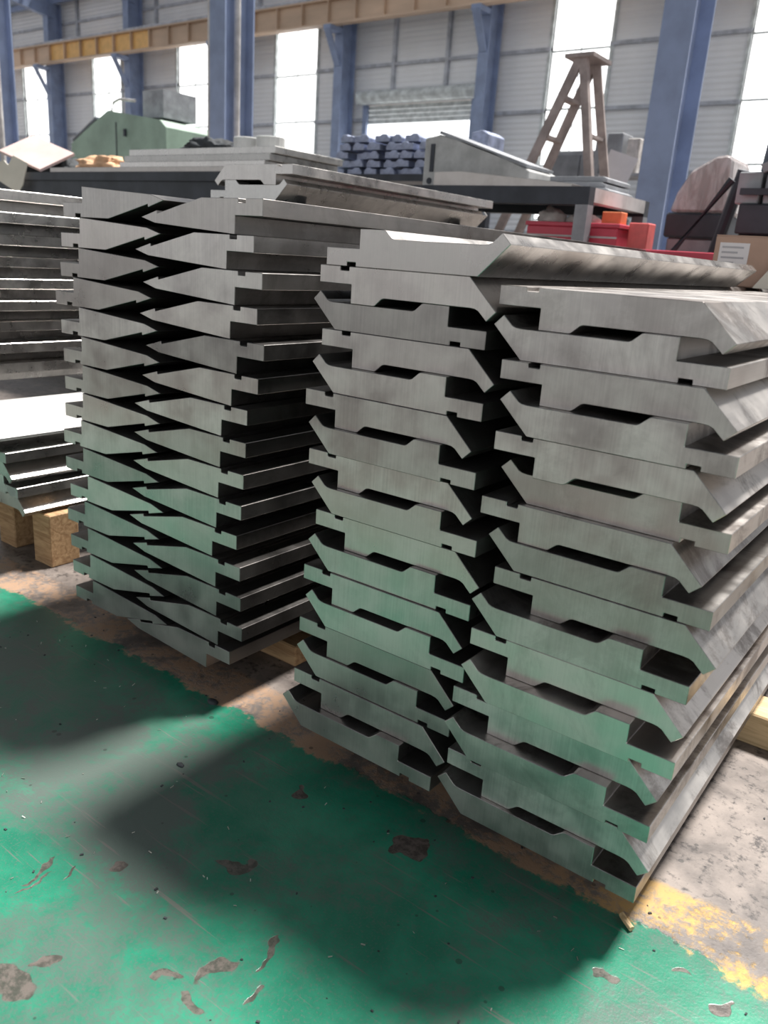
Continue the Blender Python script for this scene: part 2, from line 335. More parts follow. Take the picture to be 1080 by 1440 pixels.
MB().box(-dw / 2, dw / 2, 0.10, 0.11, 0.02, DZ - 0.61).build('pane', 'pane', d)  # glowing sheet added in the open doorway in place of daylight outside

# far steel columns standing against the wall, with rafters
for cx, where in ((-38.7, 'between the first and second windows from the left'), (-32.7, 'between the second and third windows from the left'), (-26.7, 'mostly hidden behind the column with pipes'),
                  (-20.75, 'left of the roller door'), (-14.85, 'right of the roller door'), (-8.9, 'mostly hidden behind the right large column')):
    e = empty('steel_column', (cx, WY - 0.6, 0))
    tag(e, 'blue far-wall column ' + where, 'column', 'blue columns along the far wall')
    MB().box(-0.18, 0.18, -0.30, -0.26, 0, 11.3).build('flange', 'blue', e)
    MB().box(-0.18, 0.18, 0.40, 0.44, 0, 11.3).build('flange', 'blue', e)
    MB().box(-0.02, 0.02, -0.26, 0.40, 0, 11.3).build('web', 'blue', e)
    MB().prism([(-0.16, 8.55), (0.16, 8.55), (0.16, 8.40), (-0.16, 8.40)], -0.95, -0.30).build('bracket', 'blue', e)
    br = MB(); br.bar((0, -0.95, 8.45), (0, -0.30, 7.4), 0.25, 0.06); br.build('bracket_brace', 'blue', e)
    rf = MB(); rf.bar((0, 0.2, 10.95), (0, -5.6, 11.65), 0.28, 0.65); rf.build('rafter', 'blue', e)
# crane runway beam
cb = empty('crane_runway_beam', (-24, WY - 1.35, 8.55)); tag(cb, 'faded orange crane runway beam running along the far wall', 'beam')
MB().box(-28, 31, -0.16, 0.16, 0.72, 0.78).build('top_flange', 'crane', cb); MB().box(-28, 31, -0.16, 0.16, 0.0, 0.06).build('bottom_flange', 'crane', cb)
x = -28.0; k = 0
while x < 30.9:
    MB().box(x, x + 1.18, -0.012, 0.012, 0.06, 0.72).build('web_panel', 'crane_y' if -14.6 < x < -7.6 else 'crane', cb)
    MB().box(x + 1.18, x + 1.22, -0.15, 0.15, 0.06, 0.72).build('stiffener', 'crane', cb); x += 1.2; k += 1
MB().box(-28, 31, -0.05, 0.05, 0.78, 0.90).build('rail', 'girt', cb)
# roof over the far bay, with clear strips
rfm = MB(); strips = [(-50 + 3.0 * i) for i in range(20)]
def roof_z(y): return 11.40 + (WY - y) * 0.125
rb = None
pan = MB()
for i, sx in enumerate(strips):
    pan.v += [(sx, WY + 0.3, roof_z(WY + 0.3)), (sx + 2.1, WY + 0.3, roof_z(WY + 0.3)), (sx + 2.1, 19, roof_z(19)), (sx, 19, roof_z(19))]
    n = len(pan.v); pan.f.append((n - 4, n - 3, n - 2, n - 1))
rb = tag(pan.build('ceiling', 'roof'), 'blue grey sheet roof with translucent skylight strips', kind='structure')
so = rb.modifiers.new('thick', 'SOLIDIFY'); so.thickness = 0.05
for i, sx in enumerate(strips):
    m_ = MB()
    for (ya, yb) in ((WY + 0.3, 23.6), (22.2, 19.0)):
        m_.v += [(sx + 2.1, ya, roof_z(ya)), (sx + 3.0, ya, roof_z(ya)), (sx + 3.0, yb, roof_z(yb)), (sx + 2.1, yb, roof_z(yb))]; n = len(m_.v); m_.f.append((n - 4, n - 3, n - 2, n - 1))
    o = m_.build('roof_sheet', 'roof', rb); o.modifiers.new('thick', 'SOLIDIFY').thickness = 0.04
# unseen near roof added to cut overhead sky light, gap left open for sun
m_ = MB()
for sx in strips + [10.0, 13.0, 16.0]:
    m_.v += [(sx, 5.6, 12.95), (sx + 2.95, 5.6, 12.95), (sx + 2.95, -14, 11.3), (sx, -14, 11.3)]; n = len(m_.v); m_.f.append((n - 4, n - 3, n - 2, n - 1))
o = m_.build('near_roof_blocker', 'roof', rb); o.modifiers.new('thick', 'SOLIDIFY').thickness = 0.05
for k in range(5):
    y = WY - 0.6 - k * 1.25
    MB().box(-50, 8, y - 0.05, y + 0.05, roof_z(y) - 0.26, roof_z(y) - 0.06).build('purlin', 'blue', rb)

# nearer row of free-standing columns
for cx, lab in ((-15.45, 'large blue steel column at the left edge of the picture'), (-9.32, 'large blue steel column with two pale pipes behind the bench of plates'), (-3.06, 'large blue steel column standing right of the stepladder')):
    e = empty('steel_column', (cx, 8.6, 0)); tag(e, lab, 'column', 'large blue columns of the nearer row')
    MB().box(-0.15, 0.15, -0.27, -0.245, 0, 13).build('flange', 'blue', e); MB().box(-0.15, 0.15, 0.245, 0.27, 0, 13).build('flange', 'blue', e)
    MB().box(-0.012, 0.012, -0.245, 0.245, 0, 13).build('web', 'blue', e)
    MB().box(-0.24, 0.24, -0.36, 0.36, 0, 0.03).build('base_plate', 'blue', e)
    if cx == -9.32:
        MB().tube([(-0.20, -0.20, 0), (-0.20, -0.20, 13)], 0.05, 12).build('pipe', 'pipe', e)
        MB().tube([(0.10, 0.0, 0), (0.10, 0.0, 13)], 0.045, 12).build('pipe', 'pipe', e)
    if cx == -15.45: MB().tube([(0.22, -0.1, 0), (0.22, -0.1, 13)], 0.05, 12).build('pipe', 'pipe', e)

# ------------------------------------------------------------------ die bars
def arc(c, r, a0, a1, n=5): return [(c[0] + r * math.cos(math.radians(a0 + (a1 - a0) * i / n)), c[1] + r * math.sin(math.radians(a0 + (a1 - a0) * i / n))) for i in range(n + 1)]
FW, FH, FL = 0.44, 0.0755, 0.0581                               # width, block height, recess floor
fork = [(0.0, 0.061), (0.064, 0.0), (0.360, 0.0), (0.360, 0.0085), (0.384, 0.0085), (0.384, 0.0), (0.440, 0.0), (0.440, 0.0363), (0.352, 0.0363), (0.352, FH),
        (0.292, FH), (0.287, FH - 0.0012), (0.271, 0.0605), (0.266, 0.0585), (0.261, FL), (0.058, FL), (0.047, 0.0592), (0.039, 0.0625), (0.033, 0.068), (0.0195, 0.080)]
wedge = [(0.0, 0.0), (0.0, -0.039), (-0.093, -0.039), (-0.094, -0.0822), (-0.396, -0.0655), (-0.452, -0.0520), (-0.386, -0.0335), (-0.385, -0.0410), (-0.213, 0.0),
         (-0.083, 0.0), (-0.083, -0.010), (-0.058, -0.010), (-0.058, 0.0)]
def rot180(p, cx=0.0, cz=0.0): return [(2 * cx - x, 2 * cz - z) for x, z in p]
def mirror(p, w): return [(w - x, z) for x, z in p][::-1]
PROF = {'U': fork, 'D': rot180(fork, FW / 2, 0.0), 'MU': mirror(fork, FW), 'MD': rot180(mirror(fork, FW), FW / 2, 0.0),
        'WR': wedge, 'WL': rot180(wedge)}
_mesh = {}
def die(kind, x, y, z, length, label, group, mat='steel', name='press_die_bar', cat='die bar'):
    key = (kind, round(length, 2), mat)
    if key not in _mesh:
        me = MB().prism(PROF[kind], 0, length).mesh('die_' + kind, 0.0011); me.materials.append(M[mat]); _mesh[key] = me
    o = bpy.data.objects.new(name, _mesh[key]); COL.objects.link(o); o.location = (x, y, z)
    return tag(o, label, cat, group)
Y0 = 1.3337
mid = [(-1.203, .036), (-.780, .037), (-1.190, .035), (-.761, .019), (-1.214, .016), (-.753, .005), (-1.195, .013), (-.731, -.002), (-1.155, 0), (-.724, -.013), (-1.169, -.018), (-.716, -.024), (-1.172, -.023), (-.733, -.029), (-1.174, -.033), (-.753, -.052)]
rgt = [(-.773, .061), (-.333, .050), (-.740, .036), (-.286, .019), (-.728, .020), (-.278, .039), (-.744, .023), (-.277, .017), (-.693, .014), (-.284, -.011), (-.717, -.011), (-.276, -.040), (-.735, -.027), (-.293, -.054), (-.721, -.047), (-.295, -.056)]
PITCH = 0.13361
def fork_stack(rows, ztop, where, group, first, total, mat='steel'):
    for j, (x, dy) in enumerate(rows):
        down = j % 2 == 0; p = j // 2
        z = ztop - p * PITCH if down else ztop - (p + 1) * PITCH
        n = j + first
        side = 'hook drooping right' if down else 'hook raised left'
        pos = 'lowest' if n == total else '%s from the top' % ORD[n]
        die('D' if down else 'U', x if down else x - FW, Y0 + dy, z, 2.50 if j % 3 else 2.46, 'steel die bar with %s, %s, %s stack' % (side, pos, where), group, mat)
fork_stack(mid, 1.172, 'middle', 'hooked die bars in the middle stack', 2, 17)
fork_stack(rgt, 1.1616, 'right', 'hooked die bars in the right stack', 1, 16, 'steel_r')
die('MU', -1.187, 1.37, 1.1722, 1.83, 'notched steel die bar lying topmost on the middle stack, hook raised right', 'hooked die bars in the middle stack', 'steel_b')
LX = [-2.200, -2.218, -2.229, -2.262, -2.241, -2.236, -2.237, -2.243, -2.258, -2.255, -2.238, -2.261, -2.251, -2.246, -2.237]
RX = [-1.421, -1.449, -1.419, -1.434, -1.409, -1.427, -1.463, -1.467, -1.473, -1.480, -1.496, -1.482, -1.478, -1.471, -1.519]
WP = 0.0825
for i in range(15):
    y = 1.42 - 0.063 * i / 14; k = y / 1.40
    pos = 'topmost' if i == 0 else 'lowest' if i == 14 else '%s from the top' % ORD[i + 1]
    die('WL', LX[i] * k - 0.008, y, 1.283 - 0.039 - i * WP, 2.50, 'pointed steel die bar, left half of left stack, %s' % pos, 'pointed die bars, left half of the left stack')
    die('WR', RX[i] * k + 0.010, y, 1.305 - i * WP, 2.53, 'pointed steel die bar, right half of left stack, %s' % pos, 'pointed die bars, right half of the left stack')
# timbers under the stacks
def timber(x0, x1, y0, y1, z0, z1, label, mat='wood', name='timber_bearer', cat='timber', group='timbers under the stacks'):
    o = MB().box(0, x1 - x0, 0, y1 - y0, 0, z1 - z0).build(name, mat, None, 0.004); o.location = (x0, y0, z0); return tag(o, label, cat, group)
timber(-1.30, 0.35, 2.16, 2.29, 0, 0.0925, 'pale timber bearer jutting out under the right stack', 'wood_pale')
timber(-1.30, 0.35, 3.42, 3.55, 0, 0.0925, 'rear timber bearer under the middle and right stacks', 'wood_pale')
timber(-2.25, -1.46, 1.62, 1.74, 0, 0.0672, 'brown timber block under the front of the left stack')
timber(-2.25, -1.46, 3.3, 3.42, 0, 0.0672, 'rear timber block under the left stack')
# back pair on a stand, behind the left stack
bs_ = empty('support_stand', (-2.53, 2.45, 0)); tag(bs_, 'dark steel stand carrying the two die bars behind the left stack', 'stand')
for yy in (0.15, 1.35):
    for xx in (-0.17, 0.13): MB().box(xx - 0.025, xx + 0.025, yy - 0.025, yy + 0.025, 0, 1.335).build('leg', 'steel_dark', bs_)
    MB().box(-0.2, 0.16, yy - 0.03, yy + 0.03, 1.335, 1.375).build('cross_bar', 'steel_dark', bs_)
die('MU', -2.78, 2.45, 1.375, 1.55, 'steel die bar with hook raised right, behind left stack, lower of two', 'hooked die bars behind the left stack', 'steel_b')
die('MD', -2.755, 2.45, 1.375 + PITCH, 1.55, 'notched steel die bar lying upside down behind the left stack, upper of two', 'hooked die bars behind the left stack', 'steel_b')
# stack at the left edge
for xx, yy in ((-2.745, 1.545), (-3.02, 1.56), (-2.745, 2.3), (-3.02, 2.3)):
    timber(xx, xx + 0.115, yy, yy + 0.12, 0, 0.2048, 'short upright timber block, %s of the left-edge stack, %s one' % ('front' if yy < 2 else 'rear', 'right' if xx > -2.9 else 'left'), 'wood', 'timber_block', 'timber', 'blocks under the left-edge stack')
gl = 'hooked die bars low in the left-edge stack'; LE = -2.66 - FW
for kd, yy, z, w_ in (('D', 1.473, 0.2855, 'lowest'), ('U', 1.448, 0.2855, 'second from bottom'), ('D', 1.433, 0.2855 + PITCH, 'third from bottom'), ('U', 1.415, 0.2855 + PITCH, 'topmost')):
    die(kd, LE, yy, z, 1.05, 'dark edged die bar far left, %s of four above timber block' % w_, gl, 'steel_b')
zz = 0.2855 + PITCH + FH
o = MB().box(-0.42, 0.0, 0, 1.35, 0, 0.014).build('steel_plate', 'plate', None, 0.003); o.location = (-2.675, 1.12, zz + 0.001); o.rotation_euler = (0, math.radians(6), 0); tag(o, 'tilted bright steel plate lying between the left-edge piles', 'plate')
zz = 0.60
for yy in (1.3, 2.9): timber(-3.60, -3.255, yy, yy + 0.1, 0, zz - 0.001, '%s timber support at far left under the tall pile' % ('front' if yy < 2 else 'rear'), 'wood', 'timber_support', 'timber', 'supports of the left-edge pile')
for i in range(9):
    jx = [0.0, 0.015, -0.01, 0.02, 0.0, -0.02, 0.01, 0.02, -0.01, 0.0][i]
    die('WR', -3.16 + jx, 1.25, zz + 0.0822, 2.7, 'long steel die bar in the tall pile at the left edge, %s' % ('lowest' if i == 0 else 'topmost' if i == 8 else ORD[i + 1] + ' from the bottom'), 'die bars in the tall left-edge pile', 'steel_b')
    zz += 0.0825

# ------------------------------------------------------------------ clutter in the hall
def legs(e, xs, ys, h, w=0.06, mat='steel_dark'):
    for x in xs:
        for y in ys: MB().box(x - w / 2, x + w / 2, y - w / 2, y + w / 2, 0, h).build('leg', mat, e)
# bench of plates, behind the left stack
e = tag(empty('steel_bench', (-5.75, 4.0, 0)), 'long dark steel bench loaded with plates behind the left stack', 'bench')
MB().box(-2.4, 1.6, 0, 1.3, 1.60, 1.66).build('bench_top', 'steel_dark', e); legs(e, (-2.3, -0.4, 1.5), (0.1, 1.2), 1.60, 0.08)
MB().box(-2.4, 1.6, 0.02, 0.05, 1.15, 1.60).build('underside_shade', 'steel_dark', e); MB().box(-2.3, 1.5, 0.1, 1.2, 0.35, 0.38).build('lower_shelf', 'steel_dark', e)  # upright dark sheet stands in for the shade below the bench top
for k in range(3):
    o = MB().box(-0.78, 0.78, 0, 0.7, 0, 0.045).build('steel_plate', 'steel_b', None, 0.003); o.location = (-4.93 + 0.02 * k, 4.12 + 0.03 * k, 1.6985 + k * 0.047)
    tag(o, 'thick steel plate stacked on the dark bench, %s of three' % ('lowest', 'middle', 'topmost')[k], 'plate', 'plates on the bench')
o = MB().box(-1.05, 1.05, 0, 0.95, 0, 0.036).build('steel_plate', 'steel', None, 0.003); o.location = (-5.45, 4.02, 1.661); tag(o, 'wide thin steel sheet lying under the plate stack on the dark bench', 'plate', 'plates on the bench')
tag(lump('work_glove_heap', 'black', (-5.04, 4.45, 1.842), (0.22, 0.16, 0.085), 0.35, 2.6, 3), 'crumpled black cloth heap on the plate stack', 'cloth')
for k, (xx, rr) in enumerate(((-4.60, 0.10), (-4.37, 0.10))):
    m_ = MB(); m_.tube([(0, 0, 0), (0, 0, 0.02), (0, 0, 0.07), (0, 0, 0.085)], rr, 18); o = m_.build('felt_roll', 'plaster', None, 0.006); o.location = (xx, 4.4, 1.841)
    tag(o, 'pale round roll on the plate stack, %s one' % ('left' if k == 0 else 'right'), 'roll', 'pale rolls on the plates')
tag(lump('orange_rag', 'orange', (-6.2, 4.35, 1.698), (0.30, 0.2, 0.10), 0.35, 2.4, 11), 'crumpled orange rag heap on the dark bench', 'cloth')
o = MB().box(-0.30, 0.30, -0.18, 0.18, -0.012, 0.012).build('cardboard_sheet', 'pink', None, 0.002); o.location = (-7.08, 4.26, 1.845); o.rotation_euler = (0.50, 0.26, 0.05); tag(o, 'pink cardboard sheet leaning over scraps at the left edge', 'cardboard')
tag(lump('scrap_heap', 'black', (-7.3, 4.6, 1.66), (0.40, 0.3, 0.16), 0.5, 3.5, 5), 'dark heap of scraps under the pink cardboard', 'scrap')
m_ = MB(); m_.prism([(-0.20, 0.10), (-0.10, 0.12), (-0.04, 0.08), (0.02, 0.16), (0.21, 0.10), (0.16, -0.08), (0.10, -0.14), (-0.20, -0.03)], -0.004, 0.004)
o = m_.build('paper_sheet', 'paper'); o.location = (-6.98, 3.955, 1.63); o.rotation_euler = (-0.12, 0, 0.1); tag(o, 'torn cream paper hanging from the bench front at the left edge', 'paper')
# green machine
e = tag(empty('machine_tool', (-16.7, 12.0, 0)), 'pale green enclosed machine tool standing before the far windows', 'machine')
MB().prism([(-1.75, 0), (1.7, 0), (1.7, 3.45), (1.5, 3.6), (-0.3, 3.85), (-1.0, 3.55), (-1.75, 3.2)], 0, 1.8).build('housing', 'green', e)
m_ = MB(); m_.bar((-1.7, 0.8, 3.27), (-0.75, 0.8, 3.72), 1.6, 0.05, (0, 0, 1)); m_.build('hood_window', 'mglass', e)
MB().box(0.55, 1.25, 0.3, 1.2, 3.7, 4.25).build('control_box', 'steel_grey', e)
MB().tube([(-0.3, 0.1, 3.85), (-0.22, 0.1, 4.02), (0.0, 0.1, 4.08), (0.55, 0.1, 4.02)], 0.03, 8).build('grab_rail', 'pipe', e)
MB().box(0.3, 0.36, -0.05, 0.0, 3.3, 3.45).build('door_handle', 'steel_dark', e)
MB().box(-0.03, 0.0, -0.01, 0.0, 0.3, 3.6).build('door_seam', 'steel_dark', e)
# mid bench with gloves and parts
e = tag(empty('steel_bench', (-5.6, 6.3, 0)), 'low dark bench under the gloves and bluish blocks', 'bench')
MB().box(-1.6, 1.45, 0, 1.0, 1.84, 1.90).build('bench_top', 'steel_dark', e); legs(e, (-1.5, 0, 1.35), (0.1, 0.9), 1.84, 0.08)
for k in range(6):
    o = lump('work_glove', 'glove', (-6.58 + 0.15 * k, 6.5 + 0.1 * (k % 3), 1.90 + 0.03 * (k % 2)), (0.09, 0.07, 0.09 + 0.02 * (k % 3)), 0.3, 2.5, 20 + k, sub=3); o.rotation_euler = (0, 0, 0.5 * k)
    tag(o, 'tan cloth work glove in the heap on the far bench, %s from left' % ORD[k + 1], 'glove', 'heap of tan gloves')
o = MB().box(-0.09, 0.09, 0, 0.25, 0, 0.21).build('grey_box', 'pipe', None, 0.006); o.location = (-5.58, 6.7, 1.90); tag(o, 'small grey box at the right end of the glove heap', 'box')
tag(lump('red_rag', 'red', (-6.82, 6.4, 1.90), (0.09, 0.08, 0.08), 0.4, 3, 31, sub=3), 'small red rag left of the glove heap', 'cloth')
o = lump('green_rag', 'greencloth', (-5.62, 6.15, 1.80), (0.13, 0.08, 0.12), 0.3, 3, 32, sub=3); tag(o, 'small bright green rag hanging below the gloves', 'cloth'); o.location = (-5.78, 6.36, 1.901)
rr = random.Random(4); n_ = 0
for lay in range(5):
    for k in range(7 - lay // 2):
        xx = -5.42 + 0.18 * k + rr.uniform(-0.03, 0.03) + lay * 0.02; hh = 0.072
        w_ = rr.uniform(0.13, 0.17)
        prof = [(-w_ / 2, 0), (w_ / 2, 0), (w_ / 2, hh * 0.5), (w_ / 2 - 0.03, hh - 0.004), (0.0, hh - 0.004), (-0.02, hh * 0.75), (-w_ / 2, hh * 0.75)]
        o = MB().prism(prof if rr.random() > 0.5 else mirror(prof, 0), 0, rr.uniform(0.3, 0.5)).build('steel_block', 'bluegrey', None, 0.004); o.location = (xx, 6.38 + rr.uniform(0, 0.08), 1.90 + lay * hh); n_ += 1
        tag(o, 'bluish steel block in the far heap, %s layer from below, %s from left' % (ORD[lay + 1], ORD[k + 1]), 'block', 'heap of bluish steel blocks')
o = MB().prism([(-0.09, 0), (0.09, 0), (0.09, 0.40), (0.02, 0.44), (-0.09, 0.42)], 0, 0.3).build('steel_block', 'bluegrey', None, 0.006); o.location = (-4.20, 6.9, 1.90); tag(o, 'tall bluish steel block at the right end of the heap', 'block', 'heap of bluish steel blocks')
# rack with casting and red box
e = tag(empty('steel_rack', (-2.6, 4.75, 0)), 'dark steel rack table carrying the grey casting behind the stacks', 'rack')
MB().box(-1.0, 0.49, 0, 0.08, 1.56, 1.66).build('front_rail', 'steel_dark', e); MB().box(-1.0, 0.49, 0.92, 1.0, 1.56, 1.66).build('rear_rail', 'steel_dark', e)
MB().box(0.41, 0.49, 0.08, 0.92, 1.58, 1.66).build('end_rail', 'pipe', e); MB().box(-1.0, -0.92, 0.08, 0.92, 1.58, 1.66).build('end_rail', 'pipe', e)
MB().box(-0.92, 0.41, 0.08, 0.92, 1.62, 1.655).build('rack_top', 'steel_grey', e)
for xx in (-0.96, 0.45):
    for yy in (0.04, 0.96): MB().box(xx - 0.04, xx + 0.04, yy - 0.04, yy + 0.04, 0, 1.56).build('leg', 'steel_grey', e)
MB().box(-0.92, 0.41, 0.08, 0.92, 1.30, 1.33).build('shelf', 'steel_dark', e)
e = tag(empty('machine_casting', (-3.13, 5.1, 1.661)), 'pale grey machine casting with two bolt holes on the rack', 'casting')
MB().prism([(-0.42, 0.0), (0.42, 0.0), (0.42, 0.13), (0.15, 0.24), (-0.08, 0.31), (-0.30, 0.36), (-0.42, 0.34)], 0, 0.45).build('body', 'cast', e, 0.008)
for xx in (-0.36, -0.26): MB().tube([(xx, -0.004, 0.06), (xx, 0.02, 0.06)], 0.022, 12).build('bolt_hole', 'steel_dark', e)
m_ = MB(); m_.bar((-0.30, 0.2, 0.375), (0.40, 0.2, 0.155), 0.40, 0.02); m_.build('guide_plate', 'steel_grey', e)
MB().box(-0.36, -0.33, -0.01, 0.0, 0.12, 0.3).build('slot', 'steel_dark', e)
o = MB().prism([(-0.5, 0), (0.5, -0.0), (0.5, 0.02), (-0.3, 0.09), (-0.5, 0.085)], 0, 0.22).build('steel_wedge', 'steel', None, 0.003); o.location = (-2.75, 4.80, 1.661); tag(o, 'long thin steel wedge before the grey casting on the rack', 'wedge')
for k, (x, z_, w_, lab) in enumerate(((-2.43, 1.75, 0.5, 'lower'), (-2.44, 1.787, 0.44, 'middle'), (-2.42, 1.824, 0.40, 'topmost'))):
    o = MB().prism([(-w_ / 2, 0), (w_ / 2, 0), (w_ / 2, 0.022), (w_ / 2 - 0.03, 0.034), (-w_ / 2, 0.034)], 0, 0.4).build('flat_bar', 'steel_grey', None, 0.002); o.location = (x, 5.2 + 0.02 * k, 1.661 + k * 0.0365)
    tag(o, 'dark flat bar stacked right of the grey casting, %s of three' % lab, 'bar', 'flat bars on the rack')
e = tag(empty('tool_box', (-2.25, 4.86, 1.331)), 'flat red metal box on the shelf of the rack', 'box')
MB().box(-0.30, 0.30, 0, 0.35, 0, 0.11).build('body', 'red', e, 0.006); MB().box(-0.31, 0.31, -0.01, 0.36, 0.11, 0.135).build('lid', 'red', e, 0.004); MB().box(-0.30, 0.30, -0.006, 0, 0.05, 0.06).build('trim_strip', 'pipe', e)
tag(lump('rag', 'rag', (-2.45, 5.0, 1.467), (0.09, 0.08, 0.07), 0.4, 3, 41, sub=3), 'pale crumpled rag on the red box, left', 'cloth', 'rags on the red box')
tag(lump('rag', 'rag', (-2.23, 5.0, 1.467), (0.10, 0.08, 0.05), 0.35, 3, 42, sub=3), 'pale crumpled rag on the red box, middle', 'cloth', 'rags on the red box')
o = MB().box(-0.06, 0.06, 0, 0.1, 0, 0.07).build('orange_packet', mat_plain('orange_packet', (0.85, 0.25, 0.10), 0.5), None, 0.004); o.location = (-2.03, 4.93, 1.467); tag(o, 'small orange packet on the red box', 'packet')
o = MB().box(-0.06, 0.06, 0, 0.12, 0, 0.15).build('red_bin', mat_plain('coral_plastic', (0.85, 0.17, 0.16), 0.4), None, 0.005); o.location = (-1.86, 4.95, 1.331); tag(o, 'coral red plastic bin at the end of the rack', 'bin')
MB_stand = tag(empty('low_stand', (-1.86, 5.0, 0)), 'narrow dark stand carrying the coral bin', 'stand'); MB().box(-0.07, 0.07, -0.07, 0.09, 1.30, 1.33).build('stand_top', 'steel_dark', MB_stand); legs(MB_stand, (-0.05, 0.05), (-0.04, 0.06), 1.30, 0.03)
# stepladder
e = tag(empty('stepladder', (-3.85, 8.2, 0)), 'weathered wooden stepladder standing open before the tall window', 'ladder')
for yy in (-0.22, 0.22):
    m_ = MB(); m_.bar((0.0, yy * 0.7, 3.14), (-1.30, yy * 1.3, 0.0), 0.05, 0.085); m_.build('front_rail', 'ladder', e)
    m_ = MB(); m_.bar((0.03, yy * 0.7, 3.14), (0.72, yy * 1.3, 0.0), 0.05, 0.085); m_.build('rear_rail', 'ladder', e)
for k in range(1, 9):
    t_ = k / 9.0; hw = 0.22 * (0.7 + 0.6 * t_); z_ = 3.14 * (1 - t_)
    m_ = MB(); m_.bar((-1.30 * t_, -hw, z_), (-1.30 * t_, hw, z_), 0.09, 0.035); m_.build('rung', 'ladder', e)
    if k % 2 == 0: m_ = MB(); m_.bar((0.03 + 0.69 * t_, -hw, z_), (0.03 + 0.69 * t_, hw, z_), 0.06, 0.03); m_.build('rear_rung', 'ladder', e)
MB().box(-0.14, 0.16, -0.22, 0.22, 3.13, 3.165).build('top_cap', 'ladder', e)
# cabinet and clutter near the ladder
e = tag(empty('cabinet', (-4.52, 9.8, 0)), 'dark grey steel cabinet behind the stepladder', 'cabinet')
MB().box(-0.40, 0.40, 0, 0.5, 0, 2.55).build('body', 'steel_grey', e, 0.01)
for s in (-1, 1):
    dd = MB().box(min(s * 0.01, s * 0.39), max(s * 0.01, s * 0.39), -0.02, 0, 0.1, 2.5).build('door', mat_plain('cabinet_door', (0.20, 0.21, 0.23), 0.5), e, 0.004); MB().box(s * 0.06 - 0.012, s * 0.06 + 0.012, -0.05, -0.02, 1.2, 1.4).build('handle', 'pipe', dd)
e = tag(empty('tool_rack', (-3.78, 9.2, 0)), 'cluttered grey tool rack between ladder and blue column', 'rack')
for xx in (-0.28, 0.26):
    for yy in (0.0, 0.40): MB().box(xx - 0.03, xx + 0.03, yy, yy + 0.06, 0, 2.6).build('upright', 'steel_grey', e)
for zz_ in (0.4, 1.1, 1.62, 2.20): MB().box(-0.25, 0.23, 0, 0.46, zz_, zz_ + 0.03).build('shelf', 'steel_grey', e)
o = MB().box(-0.09, 0.09, 0, 0.3, 0, 0.42).build('grey_case', 'steel_grey', None, 0.01); o.location = (-3.90, 9.26, 2.231); tag(o, 'dark grey upright case on top of the cluttered tool rack', 'case')
o = MB().box(-0.07, 0.07, 0, 0.3, 0, 0.36).build('grey_case', 'rag', None, 0.01); o.location = (-3.68, 9.26, 2.231); tag(o, 'pale upright case on top of the cluttered tool rack', 'case')
o = MB().box(-0.17, 0.17, -0.004, 0.004, -0.15, 0.15).build('board', 'label'); o.location = (-3.78, 9.17, 2.28); o.rotation_euler = (-0.1, 0.3, 0); tag(o, 'white tilted board on the cluttered tool rack', 'board')
o = lump('dark_bag', 'black', (-3.86, 9.44, 1.651), (0.15, 0.13, 0.24), 0.25, 2.2, 51, sub=3); tag(o, 'dark bag on a shelf of the cluttered tool rack', 'bag')
o = lump('pale_sack', 'rag', (-3.72, 9.44, 1.131), (0.15, 0.13, 0.22), 0.25, 2.2, 52, sub=3); tag(o, 'pale sack low on the cluttered tool rack', 'bag')
m_ = MB(); m_.tube([(0, 0, 0), (0.0, 0.2, 2.4)], 0.025, 8); o = m_.build('steel_rod', 'steel_dark'); o.location = (-3.42, 9.05, 0); tag(o, 'dark rod leaning on the tool rack', 'rod')
# wrapped machine to the right of the near column
e = tag(empty('wrapped_machine', (-1.72, 5.5, 0)), 'machine under wrinkled clear plastic film right of the blue column', 'machine')
MB().box(-0.15, 0.16, 0, 0.4, 0, 1.43).build('pedestal', 'steel_grey', e, 0.01); MB().box(-0.17, 0.19, -0.03, 0.42, 1.43, 1.58).build('dark_base', 'steel_dark', e, 0.012)
MB().prism([(-0.13, 1.58), (0.17, 1.58), (0.15, 1.86), (0.08, 1.88), (-0.02, 1.80), (-0.10, 1.70)], 0.03, 0.33).build('body', 'rag', e)
MB().prism([(-0.16, 1.585), (0.20, 1.585), (0.185, 1.895), (0.15, 1.92), (0.08, 1.91), (-0.06, 1.83), (-0.13, 1.70)], -0.01, 0.38).build('plastic_film', 'film', e, 0.015)
o = MB().tube([(0, 0, 0), (0.40, -0.22, 1.78)], 0.035, 10).build('steel_pole', 'steel_dark'); o.location = (-1.75, 5.28, 0); tag(o, 'dark leaning pole before the plastic-wrapped machine', 'pole')
m_ = MB().tube([(0, 0, 0.0), (0.02, 0, 1.28), (0.30, 0, 1.70)], 0.022, 8); o = m_.build('bent_rod', 'steel_dark'); o.location = (-1.62, 4.75, 0); tag(o, 'thin dark bent rod beside the plastic-wrapped machine', 'rod')
